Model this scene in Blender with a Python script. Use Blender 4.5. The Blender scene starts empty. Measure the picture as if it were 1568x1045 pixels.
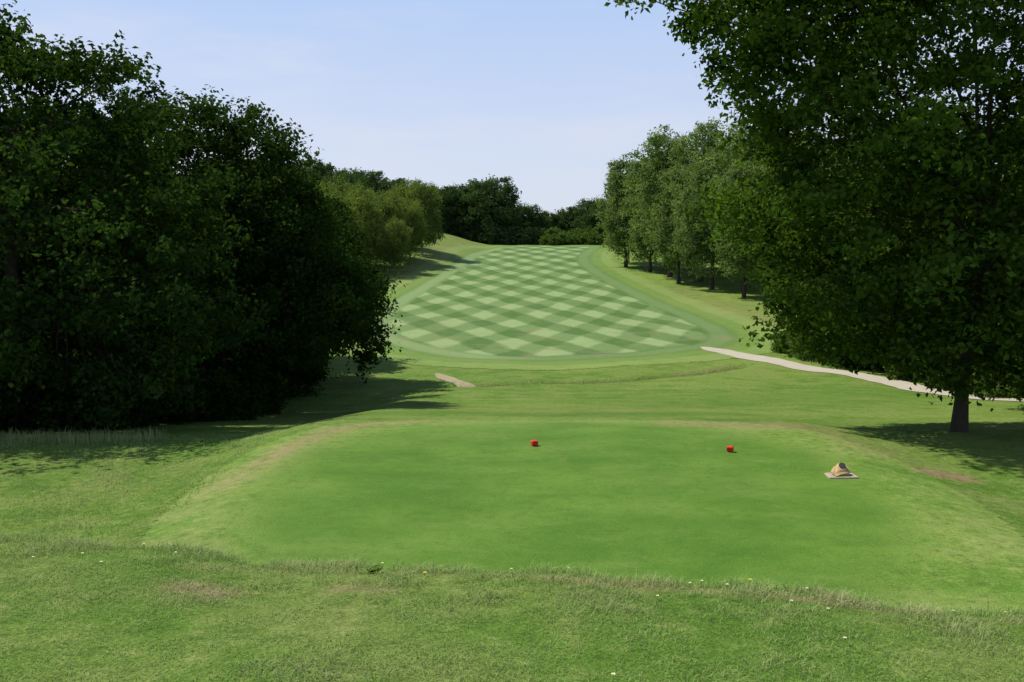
import bpy, math, random
import numpy as np
from mathutils import Vector
R=np.random.RandomState(7)
scene=bpy.context.scene
def ss(a,b,x):
    t=np.clip((x-a)/(b-a),0,1); return t*t*(3-2*t)
# ---------------------------------------------------------------- terrain
PX=np.array([0,12,18,24.5,28,34,42,52,62,74,85,94,105,122,149,178,209,235,262,300,400,800,4000.])
PZ=np.array([-4.7,-4.7,-4.7,-4.75,-5.2,-6.1,-7.2,-8.3,-8.9,-9.0,-8.87,-8.65,-8.25,-7.5,-5.9,-3.9,-1.6,0,.9,.5,-4,-20,-40.])
PM=np.gradient(PZ,PX); PM[:3]=0
def prof(y):
    y=np.clip(y,0,3999.); i=np.clip(np.searchsorted(PX,y,side='right')-1,0,len(PX)-2)
    h=PX[i+1]-PX[i]; t=(y-PX[i])/h
    return ((2*t**3-3*t**2+1)*PZ[i]+(t**3-2*t**2+t)*h*PM[i]+(-2*t**3+3*t**2)*PZ[i+1]+(t**3-t**2)*h*PM[i+1])
DITCH=np.array([[-3.5,57.5],[3,59.8],[8,62],[13,65.5],[18,70.5]])
def pdist(x,y,P):
    d=np.full(np.shape(x),1e9)
    for a,b in zip(P[:-1],P[1:]):
        ab=b-a; t=np.clip(((x-a[0])*ab[0]+(y-a[1])*ab[1])/(ab@ab),0,1)
        d=np.minimum(d,np.hypot(x-a[0]-t*ab[0],y-a[1]-t*ab[1]))
    return d
def YC(x): return 6.9-0.20*8*np.tanh(x/8)+.14*np.sin(x*1.3+.5)+.06*np.sin(x*4.1)
def T(x,y):
    x=np.asarray(x,float); y=np.asarray(y,float)
    yc=YC(x)
    f=np.clip(np.clip(y,0,None)/yc,0,1.25)
    fg=-1.53-0.86*f**1.3
    w=ss(yc-1.0,yc+5.0,y)
    P=prof(y)
    z=fg*(1-w)+P*w
    z=z-0.55*ss(-4.8,-8.5,x)*ss(11,17,y)*(1-ss(45,70,y))
    z=z-0.35*ss(7.4,10.5,x)*ss(11,16,y)*(1-ss(26,45,y))
    z=z+3.5*ss(-5,-22,x)*ss(150,238,y)*(1-ss(330,600,y))
    z=z+2.0*ss(32,65,x)*ss(60,160,y)*(1-ss(330,600,y))
    z=z+3.0*ss(-26,-55,x)*ss(55,140,y)*(1-ss(330,600,y))
    z=z-0.28*np.exp(-(pdist(x,y,DITCH)/0.7)**2)
    a=0.015+0.06*ss(27,60,y)
    z=z+a*np.sin(x*.55+1.3*np.sin(y*.23))*np.cos(y*.31+.8*np.sin(x*.2))
    z=z+0.018*(np.sin(x*2.1+y*.9)*np.sin(y*1.7-x*.6)+.7*np.sin(x*4.3+1.2*np.sin(y*3))*np.sin(y*3.9+x))*(1-ss(9,13,y))
    return z
def chaikin(P,n=3):
    P=np.array(P,float)
    for _ in range(n):
        Q=np.roll(P,-1,0); P=np.stack([.75*P+.25*Q,.25*P+.75*Q],1).reshape(-1,2)
    return P
def sdf(x,y,P):
    C=np.vstack([P,P[:1]]); d=pdist(x,y,C); ins=np.zeros(np.shape(x),bool)
    for a,b in zip(C[:-1],C[1:]):
        c=((a[1]>y)!=(b[1]>y)); 
        if abs(b[1]-a[1])>1e-9: ins^=c&(x<(b[0]-a[0])*(y-a[1])/(b[1]-a[1])+a[0])
    return np.where(ins,d,-d)
# ---------------------------------------------------------------- mesh helper
def mk_mesh(name,V,Q,mats,mi=None,attrs=None,smooth=False):
    V=np.asarray(V,np.float32); Q=np.asarray(Q,np.int32)
    me=bpy.data.meshes.new(name)
    me.vertices.add(len(V)); me.vertices.foreach_set('co',V.ravel())
    me.loops.add(Q.size); me.loops.foreach_set('vertex_index',Q.ravel())
    me.polygons.add(len(Q)); me.polygons.foreach_set('loop_start',np.arange(0,Q.size,Q.shape[1],dtype=np.int32))
    for m in mats: me.materials.append(m)
    if mi is not None: me.polygons.foreach_set('material_index',np.asarray(mi,np.int32))
    me.update(calc_edges=True)
    me.polygons.foreach_set('use_smooth',np.full(len(Q),smooth))
    if attrs:
        for k,v in attrs.items():
            a=me.attributes.new(k,'FLOAT','POINT'); a.data.foreach_set('value',np.asarray(v,np.float32))
    return me
def add(name,me,loc=(0,0,0),rz=0,sc=1,parent=None):
    o=bpy.data.objects.new(name,me); o.location=loc; o.rotation_euler=(0,0,rz)
    o.scale=(sc,sc,sc) if not isinstance(sc,tuple) else sc
    scene.collection.objects.link(o)
    if parent: o.parent=parent
    return o
# ---------------------------------------------------------------- nodes helper
class NT:
    def __init__(s,name):
        s.m=bpy.data.materials.new(name); s.m.use_nodes=True; s.t=s.m.node_tree; s.t.nodes.clear()
        s.out=s.n('ShaderNodeOutputMaterial')
    def n(s,t,**k):
        x=s.t.nodes.new(t)
        for a,b in k.items(): setattr(x,a,b)
        return x
    def put(s,sock,v):
        if isinstance(v,bpy.types.NodeSocket): s.t.links.new(v,sock)
        elif isinstance(v,(tuple,list)): 
            v=tuple(v)
            if sock.type=='RGBA' and len(v)==3: v=v+(1,)
            sock.default_value=v
        else: sock.default_value=v
    def math(s,op,a,b=0.0,c=0.0,clamp=False):
        x=s.n('ShaderNodeMath',operation=op); x.use_clamp=clamp
        s.put(x.inputs[0],a); s.put(x.inputs[1],b); s.put(x.inputs[2],c); return x.outputs[0]
    def mix(s,f,a,b,mode='MIX'):
        x=s.n('ShaderNodeMix',data_type='RGBA',blend_type=mode)
        s.put(x.inputs[0],f); s.put(x.inputs[6],a); s.put(x.inputs[7],b); return x.outputs[2]
    def noise(s,scale,detail=3,rough=.55,vec=None):
        x=s.n('ShaderNodeTexNoise'); s.put(x.inputs['Vector'],vec if vec is not None else s.pos()); 
        x.inputs['Scale'].default_value=scale; x.inputs['Detail'].default_value=detail; x.inputs['Roughness'].default_value=rough
        return x.outputs[0]
    def pos(s):
        if not hasattr(s,'_p'): s._p=s.n('ShaderNodeNewGeometry').outputs['Position']
        return s._p
    def xyz(s):
        x=s.n('ShaderNodeSeparateXYZ'); s.put(x.inputs[0],s.pos()); return x.outputs
    def rng(s,v,a,b,c=0.,d=1.,smooth=True):
        x=s.n('ShaderNodeMapRange'); x.interpolation_type='SMOOTHSTEP' if smooth else 'LINEAR'
        s.put(x.inputs[0],v)
        for i,q in enumerate((a,b,c,d)): s.put(x.inputs[i+1],q)
        return x.outputs[0]
    def attr(s,name):
        x=s.n('ShaderNodeAttribute'); x.attribute_name=name; return x.outputs['Fac']
    def scalevec(s,v):
        x=s.n('ShaderNodeVectorMath',operation='MULTIPLY'); s.put(x.inputs[0],s.pos()); x.inputs[1].default_value=v; return x.outputs[0]
    def surf(s,col,rough=.9,bump=None,bs=.3,bd=.05,spec=.2):
        p=s.n('ShaderNodeBsdfPrincipled'); s.put(p.inputs['Base Color'],col); s.put(p.inputs['Roughness'],rough)
        p.inputs['Specular IOR Level'].default_value=spec
        if bump is not None:
            b=s.n('ShaderNodeBump'); b.inputs['Strength'].default_value=bs; b.inputs['Distance'].default_value=bd
            s.put(b.inputs['Height'],bump); s.put(p.inputs['Normal'],b.outputs[0])
        s.t.links.new(p.outputs[0],s.out.inputs[0]); return s.m
GAIN=(1.10,1.09,.82)
def grass_base(s):
    n1=s.noise(.09,4,.6); n2=s.noise(.6,5,.65); n3=s.noise(5,5,.65); n4=s.noise(38,4,.7)
    c=s.mix(s.rng(n1,.35,.65),(.105,.205,.036),(.165,.25,.058))
    c=s.mix(s.rng(n2,.40,.70,0,.8),c,(.20,.25,.09))
    c=s.mix(s.rng(n2,.5,.28,0,.8),c,(.075,.16,.026))
    c=s.mix(s.rng(n3,.50,.76,0,.65),c,(.24,.255,.12))
    c=s.mix(s.rng(n3,.47,.24,0,.65),c,(.065,.135,.024))
    dry=s.attr('dry')
    df=s.math('MULTIPLY',dry,s.rng(n3,.3,.6,.2,1.),clamp=True)
    c=s.mix(df,c,(.25,.20,.13))
    lush=s.attr('lush')
    c=s.mix(s.math('MULTIPLY',lush,.8),c,(.075,.17,.025))
    f=s.math('ADD',s.rng(n4,.3,.7,.55,1.35,False),s.math('MULTIPLY',s.math('SUBTRACT',n3,.5),.8))
    c=s.mix(1.0,c,f,'MULTIPLY')
    c=s.mix(1.0,c,GAIN,'MULTIPLY')
    bump=s.math('ADD',s.math('MULTIPLY',n4,.5),n3)
    return c,bump,(n1,n2,n3,n4)
g=NT('grass_ground'); c,b,_=grass_base(g); M_ground=g.surf(c,.95,b,.7,.12,.1)
# fairway material
g=NT('mown_fairway_grass'); c0,b,(n1,n2,n3,n4)=grass_base(g)
X,Y,Z=g.xyz(); d=g.attr('d')
wob=g.math('MULTIPLY',g.math('SUBTRACT',g.noise(.1,2),.5),2.2)
wob=g.math('ADD',wob,g.math('MULTIPLY',g.math('SUBTRACT',g.noise(1.1,2),.5),.7))
def stripe(ax,ay,per,ph):
    v=g.math('ADD',g.math('ADD',g.math('MULTIPLY',X,ax),g.math('MULTIPLY',Y,ay)),wob)
    v=g.math('SINE',g.math('ADD',g.math('MULTIPLY',v,2*math.pi/per),ph))
    return g.rng(v,-.4,.35)
s1=stripe(.925,.38,6.3,.5); s2=stripe(-.935,.355,6.1,1.9)
pat=g.math('ADD',g.math('MULTIPLY',g.math('MULTIPLY',s1,s2),.30),g.math('ADD',g.math('MULTIPLY',s1,.42),g.math('MULTIPLY',s2,.28)))
pat=g.math('ADD',pat,g.math('MULTIPLY',g.math('SUBTRACT',g.noise(.35,4,.65),.5),.4),0,True)
ring=g.math('ADD',g.rng(d,-.6,1.0,0,g.rng(X,4,-4,.36,.66)),g.rng(d,2.0,3.0,0,-.28))
inner=g.rng(d,2.4,3.4)
val=g.math('ADD',g.math('MULTIPLY',ring,g.math('SUBTRACT',1.,inner)),g.math('MULTIPLY',pat,inner))
fw=g.mix(val,(.072,.150,.034),(.245,.335,.15))
fw=g.mix(g.rng(n2,.45,.75,0,.25),fw,(.2,.24,.11))
fw=g.mix(g.math('MULTIPLY',g.rng(g.noise(.22,4,.6),.52,.7,0,.6),g.rng(Y,125,80)),fw,(.23,.2,.12))
fw=g.mix(1.0,fw,g.rng(n4,.3,.7,.8,1.15,False),'MULTIPLY')
fw=g.mix(1.0,fw,g.rng(n3,.3,.7,.84,1.14,False),'MULTIPLY')
fw=g.mix(1.0,fw,(1.06,1.05,.95),'MULTIPLY')
band=g.mix(g.rng(d,-2.6,-2.2),(.2,.28,.075),(.135,.225,.045))
col=g.mix(g.math('MULTIPLY',g.rng(d,-5,-4.4),.6),c0,band)
col=g.mix(g.rng(g.math('ADD',d,g.math('MULTIPLY',g.math('SUBTRACT',n2,.5),2.5)),-.8,.7),col,fw)
M_fair=g.surf(col,.9,b,.35,.06,.15)
# tee material
g=NT('tee_turf'); c0,b,(n1,n2,n3,n4)=grass_base(g); d=g.attr('d')
m=g.noise(.35,4,.6); m2=g.noise(1.0,4,.6,g.scalevec((.45,.9,1)))
t=g.mix(g.rng(m,.3,.7),(.070,.158,.020),(.112,.210,.034))
t=g.mix(g.rng(m2,.46,.72,0,.55),t,(.145,.23,.055))
t=g.mix(g.rng(m2,.48,.3,0,.5),t,(.056,.135,.018))
t=g.mix(g.rng(g.noise(2.3,5,.7),.56,.78,0,.45),t,(.18,.205,.07))
t=g.mix(g.rng(n3,.55,.3,0,.4),t,(.053,.125,.018))
t=g.mix(1.0,t,g.rng(n4,.3,.7,.72,1.25,False),'MULTIPLY')
t=g.mix(1.0,t,(1.04,1.05,.85),'MULTIPLY')
dd=g.math('ADD',d,g.math('ADD',g.math('MULTIPLY',g.math('SUBTRACT',n3,.5),1.6),g.math('MULTIPLY',g.math('SUBTRACT',n2,.5),1.6)))
col=g.mix(g.rng(dd,-.7,.8),c0,t)
M_tee=g.surf(col,.9,b,.45,.03,.15)

def grid(xs,ys):
    Xg,Yg=np.meshgrid(xs,ys); nx=len(xs); ny=len(ys)
    idx=np.arange(nx*ny).reshape(ny,nx)
    Q=np.stack([idx[:-1,:-1],idx[:-1,1:],idx[1:,1:],idx[1:,:-1]],-1).reshape(-1,4)
    return Xg.ravel(),Yg.ravel(),Q
def steps(segs):
    o=[segs[0][0]]
    for a,b,h in segs:
        n=max(1,int(round((b-a)/h))); o+=list(np.linspace(a,b,n+1)[1:])
    return np.array(o)
def geo(a,b,n): return list(np.geomspace(a,b,n))
xp=steps([(0,12,.13),(12,45,.4),(45,110,2)]); xp=np.concatenate([xp,geo(125,4000,16)]); xs=np.concatenate([-xp[:0:-1],xp])
ys=np.concatenate([[-3000,-800,-200,-60,-20],steps([(-8,2,.4),(2,30,.13),(30,90,.4),(90,280,.9),(280,420,5)]),geo(450,4000,16)])
def masks(x,y):
    dry=np.zeros_like(x)
    def line(P,w,a): 
        nonlocal dry; dry=np.maximum(dry,a*np.exp(-(pdist(x,y,np.array(P,float))/w)**2))
    line([[-2.6,25.2],[-3.6,24.6],[-4.6,23.2],[-5.2,21.2],[-5.6,19.6]],.42,.85); line([[-5.6,19.6],[-5.9,18.2]],.5,.55); line([[-6.1,18],[-6.2,16.5]],.7,.2)
    line([[-3.0,25.2],[-1,25.6]],.4,.5)
    line([[4.5,24.6],[7.8,24]],.75,.8); line([[8,24],[8.5,21]],.6,.4)
    line([[9.2,19.7],[9.8,19.6]],.3,3.0)
    line([[-2.8,22.3],[-2.5,22.4]],.25,.8); line([[1,33],[5,34]],1.5,.45); line([[-2.5,58.5],[3,59],[8,61.5]],.7,.6); line([[12,65],[17,70]],.7,.6)
    line([[-3,75.5],[-1,76]],.9,1.1); line([[1,76],[2,76.5]],.8,1.1); line([[-4,73],[9,74]],.5,.5)
    line([[-7,14],[-5.5,13.5]],1.0,.5)
    line([[.2,6.1],[1.6,5.7],[3.4,5.4]],.10,1.0); line([[-2.3,6.4],[-1,6.3],[.2,6.1]],.12,.4)
    line([[-2.1,5.7],[-1.85,5.6]],.14,1.0); line([[-1.1,5.7],[-.85,5.65]],.12,.9)
    line([[10,110],[26,140]],5,.35)
    line([[-18,150],[-14,215]],5,.45); line([[-8,232],[-14,240]],8,.5); line([[24,130],[30,100]],5,.4)
    lush=np.zeros_like(x)
    lush=np.maximum(lush,.6*np.exp(-(pdist(x,y,np.array([[-6,31],[12,29.5]]))/2.5)**2))
    lush=np.maximum(lush,.8*np.exp(-(pdist(x,y,DITCH+np.array([0,-.5]))/.55)**2))
    lush=np.maximum(lush,.5*np.exp(-(pdist(x,y,np.array([[10,45],[22,52]]))/6)**2))
    return dry,lush
Xg,Yg,Q=grid(xs,ys); dr,lu=masks(Xg,Yg)
add('ground',mk_mesh('ground',np.stack([Xg,Yg,T(Xg,Yg)],1),Q,[M_ground],attrs={'dry':dr,'lush':lu},smooth=True))
def sheet(name,poly,xs,ys,lo,mat,off):
    x,y,Q=grid(xs,ys); d=sdf(x,y,poly); k=(d[Q]>lo).all(1); Q=Q[k]
    u,inv=np.unique(Q,return_inverse=True); Q=inv.reshape(-1,4); x=x[u];y=y[u];d=d[u]; dr,lu=masks(x,y)
    add(name,mk_mesh(name,np.stack([x,y,T(x,y)+off],1),Q,[mat],attrs={'dry':dr,'lush':lu,'d':d},smooth=True))
FP=chaikin([(-1,72.5),(5,73),(12,76.5),(19.5,82),(23,92),(22.9,104),(21,122),(18.6,149),(16.4,178),(16.5,200),(20.5,225),(25,248),(3,254),(-4.5,236),(-9.5,212),(-12,180),(-15.0,149),(-17,124),(-17.4,106),(-15.3,93),(-10.5,81.5),(-5,75)])
sheet('fairway',FP,np.arange(-25,34,.4),np.arange(65,262,.6),-5.6,M_fair,.02)
TP=chaikin([(-2.2,11),(-4.2,14),(-4.9,18),(-4.5,21.2),(-3.0,23.6),(0,24.8),(3.4,24.5),(6.0,22.8),(7.3,19.5),(7.0,15.5),(5.2,12),(2,10)])
sheet('golf_tee',TP,np.arange(-7.5,10,.1),np.arange(8.5,27.2,.1),-1.9,M_tee,.006)
# ---------------------------------------------------------------- paths
g=NT('gravel'); n=g.noise(60,4,.7); n2=g.noise(1.5,3)
M_path=g.surf(g.mix(g.rng(n2,.3,.7),g.mix(n,(.33,.29,.23),(.55,.5,.43)),(.48,.43,.34)),.95,n,.4,.02)
def ribbon(name,P,w,mat,off=.03):
    P=np.array(P,float)
    for _ in range(3):
        Qn=[P[0]]
        for a,b in zip(P[:-1],P[1:]): Qn+=[.75*a+.25*b,.25*a+.75*b]
        Qn.append(P[-1]); P=np.array(Qn)
    L=np.r_[0,np.cumsum(np.hypot(*np.diff(P,axis=0).T))]; s=np.arange(0,L[-1],.4)
    P=np.stack([np.interp(s,L,P[:,0]),np.interp(s,L,P[:,1])],1)
    t=np.gradient(P,axis=0); t/=np.linalg.norm(t,axis=1)[:,None]; nn=np.stack([-t[:,1],t[:,0]],1)
    V=[];K=7
    wj=w*(1+.08*np.sin(s*.9)+.04*np.sin(s*2.7))*np.clip(s/3+.3,0,1)
    for k in range(K):
        q=P+nn*((k/(K-1)-.5)*wj)[:,None]; V.append(np.stack([q[:,0],q[:,1],T(q[:,0],q[:,1])+off],1))
    V=np.stack(V,1); n_=len(s); V=V.reshape(-1,3); idx=np.arange(n_*K).reshape(n_,K)
    Q=np.stack([idx[:-1,:-1],idx[1:,:-1],idx[1:,1:],idx[:-1,1:]],-1).reshape(-1,4)
    add(name,mk_mesh(name,V,Q,[mat],smooth=True))
ribbon('gravel_path',[(17.4,82.5),(18.6,78.5),(20.6,73),(22.2,68),(24.2,65.0),(25.2,58.5),(24.6,50.5),(25.5,44),(29,36),(36,28)],2.3,M_path)
g=NT('worn_dirt'); n=g.noise(20,4,.7); M_dirt=g.surf(g.mix(n,(.22,.2,.1),(.42,.36,.23)),.95,n,.4,.02)
ribbon('dirt_path',[(-5.4,65.5),(-4.1,61.5),(-3.3,59),(-2.4,57.2)],1.1,M_dirt)
# ---------------------------------------------------------------- trees
def leaf_mat(name,dark,light,trans=.3):
    g=NT(name); lv=g.attr('lv')
    c=g.mix(lv,dark,light)
    D=g.n('ShaderNodeBsdfDiffuse'); g.put(D.inputs[0],c)
    Tn=g.n('ShaderNodeBsdfTranslucent'); g.put(Tn.inputs[0],g.mix(1.0,c,(1.35,1.4,.55),'MULTIPLY'))
    m=g.n('ShaderNodeMixShader'); m.inputs[0].default_value=trans; g.t.links.new(D.outputs[0],m.inputs[1]); g.t.links.new(Tn.outputs[0],m.inputs[2])
    g.t.links.new(m.outputs[0],g.out.inputs[0]); return g.m
g=NT('bark'); n=g.noise(9,5,.7,g.scalevec((1,1,.25))); M_bark=g.surf(g.mix(n,(.03,.024,.018),(.11,.09,.065)),.95,n,.8,.05)
g=NT('birch_bark'); n=g.noise(6,4,.7); M_birchbark=g.surf(g.mix(g.rng(n,.45,.6),(.3,.29,.26),(.05,.045,.04)),.8)
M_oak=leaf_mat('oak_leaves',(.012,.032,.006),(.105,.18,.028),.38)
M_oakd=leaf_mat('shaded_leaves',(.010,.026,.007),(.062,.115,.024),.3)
M_pop=leaf_mat('poplar_leaves',(.06,.115,.035),(.25,.33,.13),.38)
M_farhaze=leaf_mat('far_hazed_leaves',(.028,.058,.022),(.105,.165,.055),.25)  # distance haze painted into the leaf colour, no volume used
M_birch=leaf_mat('birch_leaves',(.065,.11,.028),(.225,.285,.085),.4)
M_bush=leaf_mat('bush_leaves',(.05,.10,.024),(.14,.22,.05),.3)
def rdir(R,n):
    v=R.normal(size=(n,3)); return v/np.linalg.norm(v,axis=1)[:,None]
def tube(P,r,sides=7):
    P=np.array(P,float); n=len(P); V=[]
    t=np.gradient(P,axis=0); t/=np.linalg.norm(t,axis=1)[:,None]+1e-9
    up=np.array([.3,1,.1]) 
    a=np.cross(t,up); a/=np.linalg.norm(a,axis=1)[:,None]+1e-9; b=np.cross(t,a)
    ang=np.arange(sides)/sides*2*np.pi
    V=(P[:,None]+ (a[:,None]*np.cos(ang)[None,:,None]+b[:,None]*np.sin(ang)[None,:,None])*np.asarray(r)[:,None,None]).reshape(-1,3)
    i=np.arange(n*sides).reshape(n,sides); j=np.roll(i,-1,1)
    return V,np.stack([i[:-1],j[:-1],j[1:],i[1:]],-1).reshape(-1,4)
def tree_mesh(name,lobes,trunk_h,trunk_r,ncl,nleaf,ls,mats,seed,cs=(.5,1.1),minz=1.5,droop=0.,flat=.65,lean=(0,0),branches=70,fill=.3,out=.32):
    R=np.random.RandomState(seed); lobes=np.array(lobes,float)
    C=lobes[:,:3]; S=lobes[:,3:]; area=(S[:,0]*S[:,1]*S[:,2])**(2/3)
    li=R.choice(len(lobes),ncl*4,p=area/area.sum()); dv=rdir(R,ncl*4); m4=ncl*4
    ph=R.rand(len(lobes),6)*6.28; pk=ph[li]
    bough=np.sin(dv[:,0]*4.5+pk[:,0])*np.sin(dv[:,2]*5.5+pk[:,1])+.7*np.sin(dv[:,1]*6+pk[:,2])*np.cos(dv[:,2]*4+pk[:,3])
    rad=np.where(R.rand(m4)<fill,R.rand(m4)**.5*.85,.80+out*R.rand(m4)**1.6)
    rad=rad*(1+.12*bough)
    ok=R.rand(m4)<np.clip(.62+.5*bough,.16,1)
    p=C[li]+dv*S[li]*rad[:,None]
    q=((p[:,None]-C[None])/S[None]); ins=(np.linalg.norm(q,axis=2)<.72).sum(1)
    keep=ok&(p[:,2]>minz)&((ins==0)|(R.rand(len(p))<fill)); cb=bough[keep][:ncl]; p=p[keep][:ncl]; n=len(p)
    cr=R.uniform(cs[0],cs[1],n); cv=R.rand(n)
    N=n*nleaf; ci=np.repeat(np.arange(n),nleaf)
    o=rdir(R,N)*(R.rand(N)**.45)[:,None]; o[:,2]*=flat
    K=9; rays=rdir(R,n*K).reshape(n,K,3); rays[:,:,2]=rays[:,:,2]*.6+.1
    ray=rays[ci,R.randint(0,K,N)]; tt=R.rand(N)**.6*1.25
    o=np.where((R.rand(N)<.7)[:,None],ray*tt[:,None]+R.normal(size=(N,3))*.12,o)
    P=p[ci]+o*cr[ci][:,None]
    if droop: P[:,2]-=droop*R.rand(N)**2*cr[ci]
    nrm=rdir(R,N)+np.array([0,0,.6])+.6*(o); nrm/=np.linalg.norm(nrm,axis=1)[:,None]
    a=np.cross(nrm,rdir(R,N)); a/=np.linalg.norm(a,axis=1)[:,None]+1e-9; b=np.cross(nrm,a)
    L=ls*R.uniform(.65,1.25,N)[:,None]; W=L*.62
    fold=nrm*L*.12
    V=np.stack([P-a*L*.5,P+b*W*.5-a*L*.05+fold,P+a*L*.5,P-b*W*.5-a*L*.05+fold],1).reshape(-1,3)
    Q=np.arange(N*4).reshape(-1,4); lv=np.clip(.6*cv[ci]**1.3+.4*R.rand(N)+.12*cb[ci],0,1); lv=np.repeat(lv,4)
    VV=[V];QQ=[Q];MI=[np.zeros(N,int)];off=len(V)
    def addt(P,r,s=7):
        nonlocal off
        v,q=tube(P,r,s); VV.append(v);QQ.append(q+off);MI.append(np.ones(len(q),int));off+=len(v)
    zt=np.linspace(-.3,trunk_h,9); f=np.linspace(0,1,9)
    tx=lean[0]*f+.05*trunk_h*.2*np.sin(f*5+seed); ty=lean[1]*f+.04*trunk_h*.2*np.cos(f*4+seed)
    tx-=tx[0];ty-=ty[0]
    TPp=np.stack([tx,ty,zt],1); tr=trunk_r*(1-.75*f)+trunk_r*.55*np.exp(-f*14)
    addt(TPp,tr,10)
    limbs=[TPp]
    for k,c in enumerate(C):
        s=R.uniform(.25,.8); st=np.array([np.interp(s,f,TPp[:,i]) for i in range(3)])
        e=c; g_=np.linspace(0,1,7)[:,None]; mid=(st+e)/2+np.array([0,0,-.12*np.linalg.norm(e-st)])+R.normal(size=3)*.2
        Pn=(1-g_)**2*st+2*g_*(1-g_)*mid+g_**2*e; addt(Pn,trunk_r*.42*(1-.8*g_[:,0]),6); limbs.append(Pn)
    LP=np.vstack(limbs[1:]+[TPp[4:]])
    for k in R.choice(n,min(branches,n),replace=False):
        e=p[k]; dd=np.linalg.norm(LP-e,axis=1)+(LP[:,2]>e[2])*1.5; st=LP[dd.argmin()]
        g_=np.linspace(0,1,5)[:,None]; mid=(st+e)/2+R.normal(size=3)*.25
        Pn=(1-g_)**2*st+2*g_*(1-g_)*mid+g_**2*e; addt(Pn,trunk_r*.11*(1-.8*g_[:,0])+.008,4)
    V=np.vstack(VV);Q=np.vstack(QQ);mi=np.concatenate(MI); lva=np.zeros(len(V)); lva[:len(lv)]=lv
    return mk_mesh(name,V,Q,mats,mi,{'lv':lva})
def auto_lobes(seed,h,r,z0,n,shape='round'):
    R=np.random.RandomState(seed); L=[]
    for i in range(n):
        u=(i+.5)/n; z=z0+(h-z0)*(.12+.80*u)
        if shape=='round': w=r*math.sin(math.pi*min(1,.22+.66*u))
        elif shape=='tall': w=r*math.sin(math.pi*(.25+.62*u))**.8
        a=i*2.4+R.rand(); rr=w*R.uniform(.3,.65)
        s=w*R.uniform(.38,.66)+.3
        L.append((rr*math.cos(a),rr*math.sin(a),min(z,h-s*.8),s,s,s*R.uniform(.75,1.05)*(1.35 if shape=='tall' else 1)))
    return L
def place(name,me,x,y,rz=0,sc=1):
    return add(name,me,(x,y,float(T(x,y))-.05),rz,sc)
def W(lobes,bx,by):
    bz=float(T(bx,by)); return [(a-bx,b-by,c-bz,d,e,f) for a,b,c,d,e,f in lobes]
# right foreground oak
me=tree_mesh('oak_right',W([(8.2,25,8.6,4.2,4.2,3.2),(5.9,25,7.5,2.2,2.6,1.5),(8.4,25.5,5.2,2.6,3,2.2),(13,27,10.5,7,6,4.2),(10.6,26,4.4,4.1,4.5,3.2),(14.5,26.5,4.5,5.5,5,4),(11.4,27,1.0,4.6,4.6,3.0),(15.5,27,0.6,5,4.6,3.2),(12.6,27,-1.5,4.4,4.2,1.9),(13.4,26,-2.4,3.6,3.6,1.3),(16.5,27,-2.2,4.5,4,1.7),(18.5,26,3,4.4,4.4,5),(19,27,9,5,5,4),(16.3,23.6,2.5,3.2,2.6,3.8),(13,29.5,2,5,2.5,4.5),(13,29,8,6,3,4)],12.9,26),11,.18,1850,95,.205,[M_oak,M_bark],11,cs=(.5,1.15),minz=1.45,branches=160,lean=(.6,.6),fill=.27)
place('oak_tree',me,12.9,26)
# left trees
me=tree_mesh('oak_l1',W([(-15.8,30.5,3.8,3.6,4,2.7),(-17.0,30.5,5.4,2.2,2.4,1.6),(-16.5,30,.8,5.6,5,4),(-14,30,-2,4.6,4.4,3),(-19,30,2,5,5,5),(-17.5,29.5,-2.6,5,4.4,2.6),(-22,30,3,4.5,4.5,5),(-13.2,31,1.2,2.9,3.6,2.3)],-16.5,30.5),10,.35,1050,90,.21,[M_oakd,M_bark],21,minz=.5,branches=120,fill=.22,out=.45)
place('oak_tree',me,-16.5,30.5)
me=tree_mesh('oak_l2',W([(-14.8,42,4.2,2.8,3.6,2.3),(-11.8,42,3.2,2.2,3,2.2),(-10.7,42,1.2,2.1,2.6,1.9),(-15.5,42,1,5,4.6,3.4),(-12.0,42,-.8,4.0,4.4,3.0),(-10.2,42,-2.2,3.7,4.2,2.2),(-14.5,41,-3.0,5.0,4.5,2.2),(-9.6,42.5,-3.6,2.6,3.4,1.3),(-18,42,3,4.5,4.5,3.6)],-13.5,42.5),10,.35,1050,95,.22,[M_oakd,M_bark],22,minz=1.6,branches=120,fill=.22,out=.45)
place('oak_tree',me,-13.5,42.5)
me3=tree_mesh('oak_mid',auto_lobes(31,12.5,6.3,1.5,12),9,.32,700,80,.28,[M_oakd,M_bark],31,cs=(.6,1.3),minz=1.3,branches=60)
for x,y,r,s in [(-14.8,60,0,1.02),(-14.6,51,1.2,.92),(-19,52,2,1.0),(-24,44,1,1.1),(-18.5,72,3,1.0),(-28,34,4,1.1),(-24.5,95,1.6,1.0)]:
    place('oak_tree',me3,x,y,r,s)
# right mid mass
me4=tree_mesh('oak_mid_b',auto_lobes(33,13.5,6.5,.8,14),9,.32,800,80,.29,[M_oak,M_bark],33,cs=(.6,1.3),minz=.6,branches=60)
for x,y,r,s in [(27.5,78,0,1.02),(30,66,2,1.1),(31.5,54,1,1.15),(34,90,3,1.15),(31,43,.4,1.0),(24,36.5,2.2,.85)]:
    place('oak_tree',me4,x,y,r,s)
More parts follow.
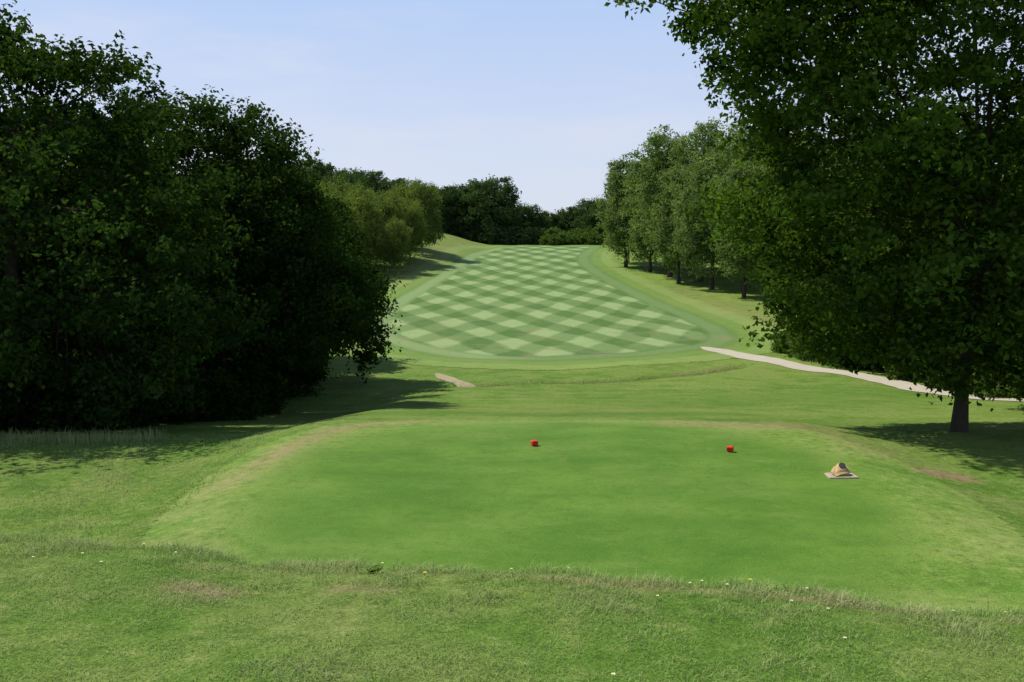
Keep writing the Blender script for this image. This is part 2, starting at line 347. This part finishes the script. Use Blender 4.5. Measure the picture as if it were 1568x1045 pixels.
# poplars
pm=[tree_mesh('poplar_%d'%i,auto_lobes(40+i,24,5.2,2.6,16,'tall'),18,.32,500,60,.42,[M_pop,M_bark],40+i,cs=(.7,1.6),minz=2.4,branches=40,flat=.9,out=.5,fill=.22) for i in range(3)]
for i,(x,y,s) in enumerate([(22.5,181,.90),(25.8,171,.88),(24.0,190,.74),(27.8,161,1.08),(27.5,151,.80),(31.5,153,1.06),(31,142,.90),(35,138,1.04),(33.0,130,.78),(37.5,127,1.0),(37,116,.9),(42,110,1.0),(38,165,1.05),(29.5,176,.95)]):
    place('poplar_tree',pm[(i*2)%3],x,y,i*1.7,(s*1.02,s*1.02,s))
# birches left
bm=[tree_mesh('birch_%d'%i,auto_lobes(50+i,15,3.6,2.0,11,'tall'),11,.17,270,60,.34,[M_birch,M_birchbark],50+i,cs=(.6,1.3),minz=2.0,droop=1.6,branches=30,flat=.9,out=.5,fill=.22) for i in range(2)]
for i,(x,y,s) in enumerate([(-27,163,.98),(-25.5,172,.9),(-22.5,176,.93),(-20,180,.82),(-29,172,1.05),(-18.8,193,1.05),(-31,158,1.0),(-25,186,.95),(-33,176,1.1),(-22.5,200,1.0),(-21.5,166,.68)]):
    place('birch_tree',bm[i%2],x,y,i*2.1,s)
# far trees
fm=[tree_mesh('far_%d'%i,auto_lobes(60+i,17,9,.3,14),10,.4,480,60,.6,[M_farhaze,M_bark],60+i,cs=(.9,2.0),minz=-.6,branches=20) for i in range(3)]
far=[(-7,272,1.12),(-17,275,.86),(-25,268,.8),(3.5,282,.72),(-11,282,.85),(-33,262,.85),(-42,255,.9),(-52,245,.95),(-60,230,.95),(-40,225,.8),(-50,210,.85),(-62,200,.9),(-46,180,.8),
 (13,300,.62),(20,306,.78),(28,300,.9),(36,290,1.0),(27,285,.72),(45,270,1.05),(52,250,1.1),(60,225,1.1),(58,200,1.1),(56,175,1.15),(10,335,.8),(55,150,1.1),(-45,140,.85),(-40,120,.9),(-34,108,.85),(-2,296,.75),(-21,290,.8),(-30,285,.85)]
for i,(x,y,s) in enumerate(far): place('distant_tree',fm[i%3],x,y,i*1.3,s)
# bushes
bl=[(0,0,.9,1.8,1.5,1.2),(1.3,.3,.7,1.3,1.2,1.0),(-1.4,-.2,.6,1.4,1.2,.9)]
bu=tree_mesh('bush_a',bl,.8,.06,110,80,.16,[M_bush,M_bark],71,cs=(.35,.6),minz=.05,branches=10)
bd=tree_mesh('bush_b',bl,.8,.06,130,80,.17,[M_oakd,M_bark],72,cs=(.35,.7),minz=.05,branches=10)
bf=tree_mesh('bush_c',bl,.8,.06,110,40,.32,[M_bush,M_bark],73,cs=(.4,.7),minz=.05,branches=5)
bg_=tree_mesh('bush_d',bl,.8,.06,120,45,.34,[M_farhaze,M_bark],74,cs=(.4,.8),minz=-.1,branches=5)
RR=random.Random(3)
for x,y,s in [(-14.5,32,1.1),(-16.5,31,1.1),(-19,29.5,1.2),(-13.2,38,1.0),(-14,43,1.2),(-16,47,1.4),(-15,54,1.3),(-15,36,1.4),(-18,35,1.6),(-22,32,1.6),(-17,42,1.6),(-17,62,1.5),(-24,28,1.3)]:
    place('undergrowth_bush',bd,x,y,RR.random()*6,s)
for x,y,s in [(27.3,48,1.0),(27.8,52,.9),(28.2,57,1.2),(27.8,62,1.1),(26.6,68.5,1.2),(25.4,74,1.1),(28.5,44,1.1),(24.2,79,.9),(30,50,1.6),(30,60,1.7),(28,70,1.7),(27,36.5,1.1),(21,33,.8)]:
    place('hedge_bush',bd if s>1.15 else bu,x,y,RR.random()*6,s)
for x,y,s in [(10,256,1.2),(13.5,258,1.4),(17,260,1.1),(21,262,1.4),(25,263,1.2),(29,262,1.8),(12,270,2.0),(19,272,1.9),(26,274,2.4)]:
    place('hedge_bush',bf,x,y,RR.random()*6,s)
for i in range(16):
    x=-36+i*3.1; place('distant_undergrowth',bg_,x,268+RR.uniform(-2,5)+max(0,x)*.3,RR.random()*6,RR.uniform(1.5,2.5))
# ---------------------------------------------------------------- grass blades
g=NT('grass_blades'); lv=g.attr('lv'); dr=g.attr('dry')
c=g.mix(lv,(.125,.26,.035),(.33,.48,.13)); c=g.mix(dr,c,(.48,.45,.24))
D=g.n('ShaderNodeBsdfDiffuse'); g.put(D.inputs[0],c); Tn=g.n('ShaderNodeBsdfTranslucent'); g.put(Tn.inputs[0],c)
m=g.n('ShaderNodeMixShader'); m.inputs[0].default_value=.35; g.t.links.new(D.outputs[0],m.inputs[1]); g.t.links.new(Tn.outputs[0],m.inputs[2]); g.t.links.new(m.outputs[0],g.out.inputs[0]); M_blade=g.m
def blades(name,x,y,h,w,dryp,bend=.5,seed=1,lvo=None):
    R=np.random.RandomState(seed); n=len(x); z=T(x,y)
    a=R.rand(n)*2*np.pi; u=np.stack([np.cos(a),np.sin(a),0*a],1); b=a+np.pi/2+R.normal(0,.5,n)
    ld=np.stack([np.cos(b),np.sin(b),0*b],1)*(h*bend*R.rand(n))[:,None]
    B=np.stack([x,y,z-.003],1); up=np.zeros((n,3)); up[:,2]=h
    M=B+ld*.35+up*.6; Tp=B+ld+up*(1-.35*R.rand(n))[:,None]; wu=u*(w*.5)[:,None]
    V=np.stack([B-wu,B+wu,M+wu*.8,M-wu*.8,Tp+wu*.15,Tp-wu*.15],1).reshape(-1,3); i=np.arange(n)*6
    Q=np.concatenate([np.stack([i,i+1,i+2,i+3],1),np.stack([i+3,i+2,i+4,i+5],1)])
    l=R.rand(n) if lvo is None else np.clip(R.rand(n)*.7+.15+lvo,0,1)
    add(name,mk_mesh(name,V,Q,[M_blade],attrs={'lv':np.repeat(l,6),'dry':np.repeat(dryp,6)}))
def vn(x,y,s,seed):
    q=np.random.RandomState(seed); o=np.zeros_like(x)
    for k in range(9):
        an=q.rand()*6.28; f=s*(.5+1.6*q.rand()); o+=np.sin((x*math.cos(an)+y*math.sin(an))*f+q.rand()*6.28+.8*np.sin(f*1.7*(x*math.sin(an)-y*math.cos(an))))
    return o/3.5
N=200000; y=R.uniform(2.6,11.0,N); x=R.uniform(-1,1,N)*(y*.64+.5)
yc=YC(x); k=y<yc+2.2; x=x[k];y=y[k];yc=yc[k]
dn=masks(x,y)[0]; nn=vn(x,y,2.6,5); n2=vn(x,y,8,8); n3=vn(x,y,19,12); crest=np.exp(-((y-yc+.2)/1.0)**2)
h=R.uniform(.008,.024,len(x))*(1+1.4*crest*(.3+1.3*R.rand(len(x)))*np.clip(1+.9*n2+.5*n3,0,3))*np.clip(1+.4*nn+.4*n2+.3*n3,.3,3)
blades('foreground_grass',x,y,np.clip(h,.005,.09),R.uniform(.003,.006,len(x)),np.clip(.06+.26*nn*(nn>0)+.14*n2+.04*crest+.65*dn+.25*(R.rand(len(x))<.2),0,1),1.6,1,.18*n3-.12*nn)
x=np.concatenate([R.normal(-1.0,.5,26),R.normal(-.2,.4,8),R.uniform(-4.5,4,60)]); y=YC(x)+R.uniform(-.2,1.0,len(x))
blades('tall_grass_stalks',x,y,R.uniform(.06,.2,len(x)),R.uniform(.003,.005,len(x)),R.uniform(.3,.9,len(x)),1.3,3)
n=26000; x=R.uniform(-17,-6.2,n); y=R.uniform(13,27.5,n)
hh=R.uniform(.03,.08,len(x))*np.clip(1+.6*vn(x,y,2.5,19),.3,2)
blades('rough_grass',x,y,hh,R.uniform(.008,.014,len(x)),np.clip(.2+.35*vn(x,y,.9,9)+.2*R.rand(len(x)),0,1),1.3,4,.2*vn(x,y,2.5,19))
n=1500; x=R.uniform(-17,-10,n); y=25.2+R.normal(0,.5,n)+.1*(x+14)
blades('tall_dry_grass',x,y,R.uniform(.15,.42,n),R.uniform(.008,.014,n),R.uniform(.3,1,n),.5,6)
n=8000; tpar=R.rand(n)*4; ii=np.clip(tpar.astype(int),0,3); ff=tpar-ii; Pd=DITCH[ii]*(1-ff[:,None])+DITCH[ii+1]*ff[:,None]+R.normal(size=(n,2))*.35
blades('ditch_grass',Pd[:,0],Pd[:,1],R.uniform(.05,.16,n),R.uniform(.02,.035,n),np.clip(R.rand(n)*.6,0,1),1.0,7)
# ---------------------------------------------------------------- small things
def simple(name,col,rough=.6,amt=.0,sc=30):
    g=NT(name); n=g.noise(sc,4); return g.surf(g.mix(n,tuple(v*(1-amt) for v in col),tuple(min(1,v*(1+amt)) for v in col)),rough,n,.2,.01)
M_white=simple('white_petals',(.75,.75,.7),.8,.1); M_yel=simple('yellow_petals',(.75,.6,.03),.7,.1)
M_red=simple('red_paint',(.66,.035,.015),.5,.15); M_stone=simple('sandstone',(.47,.33,.16),.9,.35,18); M_slab=simple('concrete_slab',(.42,.35,.26),.9,.2,12); M_plaq=simple('plaque_metal',(.06,.05,.045),.4,.3)
def discs(name,P,r,mat,cm):
    V=[];Q=[];mi=[]
    for (x,y) in P:
        z=float(T(x,y)); hh=random.Random(int(x*1e4)).uniform(.02,.06); b=len(V)
        V+= [(x-.002,y,z),(x+.002,y,z),(x+.002,y,z+hh),(x-.002,y,z+hh)]; Q.append((b,b+1,b+2,b+3)); mi.append(2)
        for k in range(8):
            a=k*math.pi/4; b=len(V); c,s=math.cos(a),math.sin(a)
            V+=[(x,y,z+hh),(x+r*.7*c-r*.3*s,y+r*.7*s+r*.3*c,z+hh+.003),(x+r*c,y+r*s,z+hh+.005),(x+r*.7*c+r*.3*s,y+r*.7*s-r*.3*c,z+hh+.003)]; Q.append((b,b+1,b+2,b+3)); mi.append(0)
        b=len(V); q=r*.35; V+=[(x-q,y-q,z+hh+.004),(x+q,y-q,z+hh+.004),(x+q,y+q,z+hh+.006),(x-q,y+q,z+hh+.006)]; Q.append((b,b+1,b+2,b+3)); mi.append(1)
    add(name,mk_mesh(name,V,Q,[mat,cm,M_blade],mi,{'lv':np.full(len(V),.5),'dry':np.zeros(len(V))}))
px=R.uniform(-4.3,3.6,12); py=YC(px)+R.normal(-.9,.9,12)
P=list(zip(px,py))+[(-2.9,7.0),(-2.5,6.6),(-3.4,6.3),(-.95,6.5),(.45,3.9),(1.35,6.3),(2.0,6.0),(2.9,5.8),(-1.3,6.7)]
discs('daisies',P,.011,M_white,M_yel)
discs('dandelion',[(1.72,6.4),(-.6,6.1)],.014,M_yel,M_yel)
V=[];Q=[]
wx,wy=-.98,6.25; wz=float(T(wx,wy)); r_=random.Random(2)
for k in range(26):
    a=r_.random()*6.28; L=r_.uniform(.04,.08); c,s=math.cos(a),math.sin(a); ww=.012; ox,oy=r_.gauss(0,.03),r_.gauss(0,.02); e=r_.uniform(.01,.04)
    b=len(V); V+=[(wx+ox,wy+oy,wz+.01),(wx+ox+c*L*.5-s*ww,wy+oy+s*L*.5+c*ww,wz+.01+e),(wx+ox+c*L,wy+oy+s*L,wz+.01+e*.8),(wx+ox+c*L*.5+s*ww,wy+oy+s*L*.5-c*ww,wz+.01+e)]; Q.append((b,b+1,b+2,b+3))
add('weed_plant',mk_mesh('weed_plant',V,Q,[M_bush],attrs={'lv':np.full(len(V),.9)}))
import bmesh
def bm_obj(name,verts,faces,mat,bev=.01,seg=2,parent=None,loc=(0,0,0),rz=0):
    bm=bmesh.new(); vs=[bm.verts.new(v) for v in verts]
    for f in faces: bm.faces.new([vs[i] for i in f])
    bmesh.ops.recalc_face_normals(bm,faces=bm.faces)
    if bev: bmesh.ops.bevel(bm,geom=list(bm.edges),offset=bev,segments=seg,affect='EDGES')
    me=bpy.data.meshes.new(name); bm.to_mesh(me); bm.free(); me.materials.append(mat)
    return add(name,me,loc,rz,1,parent)
BF=[(0,1,2,3),(4,5,6,7),(0,1,5,4),(1,2,6,5),(2,3,7,6),(3,0,4,7)]
def box(w,d,h,tw=None,td=None,z0=0):
    tw=tw or w; td=td or d
    return [(-w/2,-d/2,z0),(w/2,-d/2,z0),(w/2,d/2,z0),(-w/2,d/2,z0),(-tw/2,-td/2,z0+h),(tw/2,-td/2,z0+h),(tw/2,td/2,z0+h),(-tw/2,td/2,z0+h)]
for x,y,rz in [(.53,21.3,.35),(5.0,20.6,-.4)]:
    e=add('tee_marker',None,(x,y,float(T(x,y))+.005),rz)
    bm_obj('marker_foot',box(.05,.05,.02),BF,M_red,.003,1,e)
    bm_obj('marker_body',box(.145,.13,.08,.14,.125,.022),BF,M_red,.006,1,e)
    bm_obj('marker_cap',box(.16,.145,.025,.12,.11,.105),BF,M_red,.004,1,e)
e=add('stone_tee_sign',None,(6.78,18.5,float(T(6.78,18.5))+.004),.12)
bm_obj('slab',[(-.34,-.2,0),(.3,-.24,0),(.33,.2,0),(-.25,.23,0),(-.33,-.19,.03),(.29,-.23,.03),(.32,.19,.03),(-.24,.22,.03)],BF,M_slab,.01,2,e)
bm=bmesh.new()
vv=[(-.24,-.15,0),(.19,-.16,0),(.22,.14,0),(-.2,.15,0),(-.19,-.12,.06),(.16,-.12,.13),(.13,.10,.29),(-.06,.10,.25)]
vs=[bm.verts.new(v) for v in vv]
for f in BF: bm.faces.new([vs[i] for i in f])
bmesh.ops.recalc_face_normals(bm,faces=bm.faces)
bmesh.ops.bevel(bm,geom=list(bm.edges),offset=.05,segments=4,affect='EDGES')
bmesh.ops.subdivide_edges(bm,edges=list(bm.edges),cuts=2,use_grid_fill=True)
for v in bm.verts:
    p=v.co; p+=Vector((math.sin(p.y*30+p.z*23),math.sin(p.x*27+1+p.z*19),math.sin(p.x*23+p.y*31)))*.007
me=bpy.data.meshes.new('stone'); bm.to_mesh(me); bm.free(); me.materials.append(M_stone)
for p in me.polygons: p.use_smooth=True
add('stone',me,(0,0,.028),0,1,e)
nrm=(Vector(vv[5])-Vector(vv[4])).cross(Vector(vv[7])-Vector(vv[4])).normalized()
cen=(Vector(vv[4])+Vector(vv[5])+Vector(vv[6])+Vector(vv[7]))/4
bm=bmesh.new(); bmesh.ops.create_circle(bm,cap_ends=True,segments=24,radius=.07)
r=bmesh.ops.extrude_face_region(bm,geom=list(bm.faces)); bmesh.ops.translate(bm,verts=[v for v in r['geom'] if isinstance(v,bmesh.types.BMVert)],vec=(0,0,.014))
me=bpy.data.meshes.new('plaque'); bm.to_mesh(me); bm.free(); me.materials.append(M_plaq)
o=add('plaque',me,cen+nrm*.012+Vector((.02,0.01,.032)),0,1,e); o.rotation_euler=nrm.to_track_quat('Z','Y').to_euler()
for x,y,h in [(29,158,1.0),(19,205,1.2)]:
    bm_obj('marker_post',box(.12,.12,h,.1,.1),BF,M_white,.01,1,None,(x,y,float(T(x,y))))
# ---------------------------------------------------------------- light
EL=math.radians(56); A=math.radians(24)
S=Vector((-math.cos(EL)*math.cos(A),math.cos(EL)*math.sin(A),math.sin(EL)))
L=bpy.data.lights.new('sun','SUN'); L.energy=5.0; L.angle=math.radians(.5); L.color=(1,.955,.85)
o=bpy.data.objects.new('sun',L); o.rotation_euler=(-S).to_track_quat('-Z','Y').to_euler(); o.location=(-50,0,60); scene.collection.objects.link(o)
w=bpy.data.worlds.new('World'); scene.world=w; w.use_nodes=True; nt=w.node_tree; nt.nodes.clear()
out=nt.nodes.new('ShaderNodeOutputWorld'); bg=nt.nodes.new('ShaderNodeBackground'); bg.inputs[1].default_value=.12
sk=nt.nodes.new('ShaderNodeTexSky'); sk.sky_type='NISHITA'; sk.sun_disc=False; sk.sun_elevation=EL; sk.sun_rotation=math.atan2(S.x,S.y)
sk.air_density=1.0; sk.dust_density=.8; sk.ozone_density=1.5
tc=nt.nodes.new('ShaderNodeTexCoord'); sx=nt.nodes.new('ShaderNodeSeparateXYZ'); nt.links.new(tc.outputs['Generated'],sx.inputs[0])
cr=nt.nodes.new('ShaderNodeValToRGB'); nt.links.new(sx.outputs[2],cr.inputs[0])
k=8.33
el=cr.color_ramp.elements; el[0].position=0; el[0].color=(.73,.78,.88,1)
el[1].position=1; el[1].color=(.05,.11,.26,1)
for p,c_ in [(.12,(.65,.73,.93)),(.32,(.43,.62,.98)),(.48,(.10,.20,.42))]:
    q=el.new(p); q.color=(*c_,1)
mp=nt.nodes.new('ShaderNodeMapping'); mp.inputs['Scale'].default_value=(1.2,1.2,6); nt.links.new(tc.outputs['Generated'],mp.inputs[0])
nz=nt.nodes.new('ShaderNodeTexNoise'); nz.inputs['Scale'].default_value=2.2; nz.inputs['Detail'].default_value=6; nz.inputs['Roughness'].default_value=.6; nt.links.new(mp.outputs[0],nz.inputs[0])
mr=nt.nodes.new('ShaderNodeMapRange'); mr.interpolation_type='SMOOTHSTEP'; mr.inputs[1].default_value=.42; mr.inputs[2].default_value=.75; mr.inputs[4].default_value=.6; nt.links.new(nz.outputs[0],mr.inputs[0])
cm=nt.nodes.new('ShaderNodeMix'); cm.data_type='RGBA'; nt.links.new(mr.outputs[0],cm.inputs[0]); nt.links.new(cr.outputs[0],cm.inputs[6]); cm.inputs[7].default_value=(.80,.80,.90,1)
sc_=nt.nodes.new('ShaderNodeVectorMath'); sc_.operation='SCALE'; sc_.inputs['Scale'].default_value=k; nt.links.new(cm.outputs[2],sc_.inputs[0])
mx=nt.nodes.new('ShaderNodeMix'); mx.data_type='RGBA'; mx.inputs[0].default_value=.85; nt.links.new(sk.outputs[0],mx.inputs[6]); nt.links.new(sc_.outputs[0],mx.inputs[7])
nt.links.new(mx.outputs[2],bg.inputs[0]); nt.links.new(bg.outputs[0],out.inputs[0])
# ---------------------------------------------------------------- camera
cam=bpy.data.cameras.new('camera'); cam.lens=1400/1568*36; cam.sensor_width=36; cam.clip_end=9000; cam.clip_start=.05
co=bpy.data.objects.new('camera',cam); co.rotation_euler=(math.radians(90-5.8),0,0); scene.collection.objects.link(co); scene.camera=co
scene.view_settings.view_transform='Standard'; scene.view_settings.look='None'; scene.view_settings.exposure=0
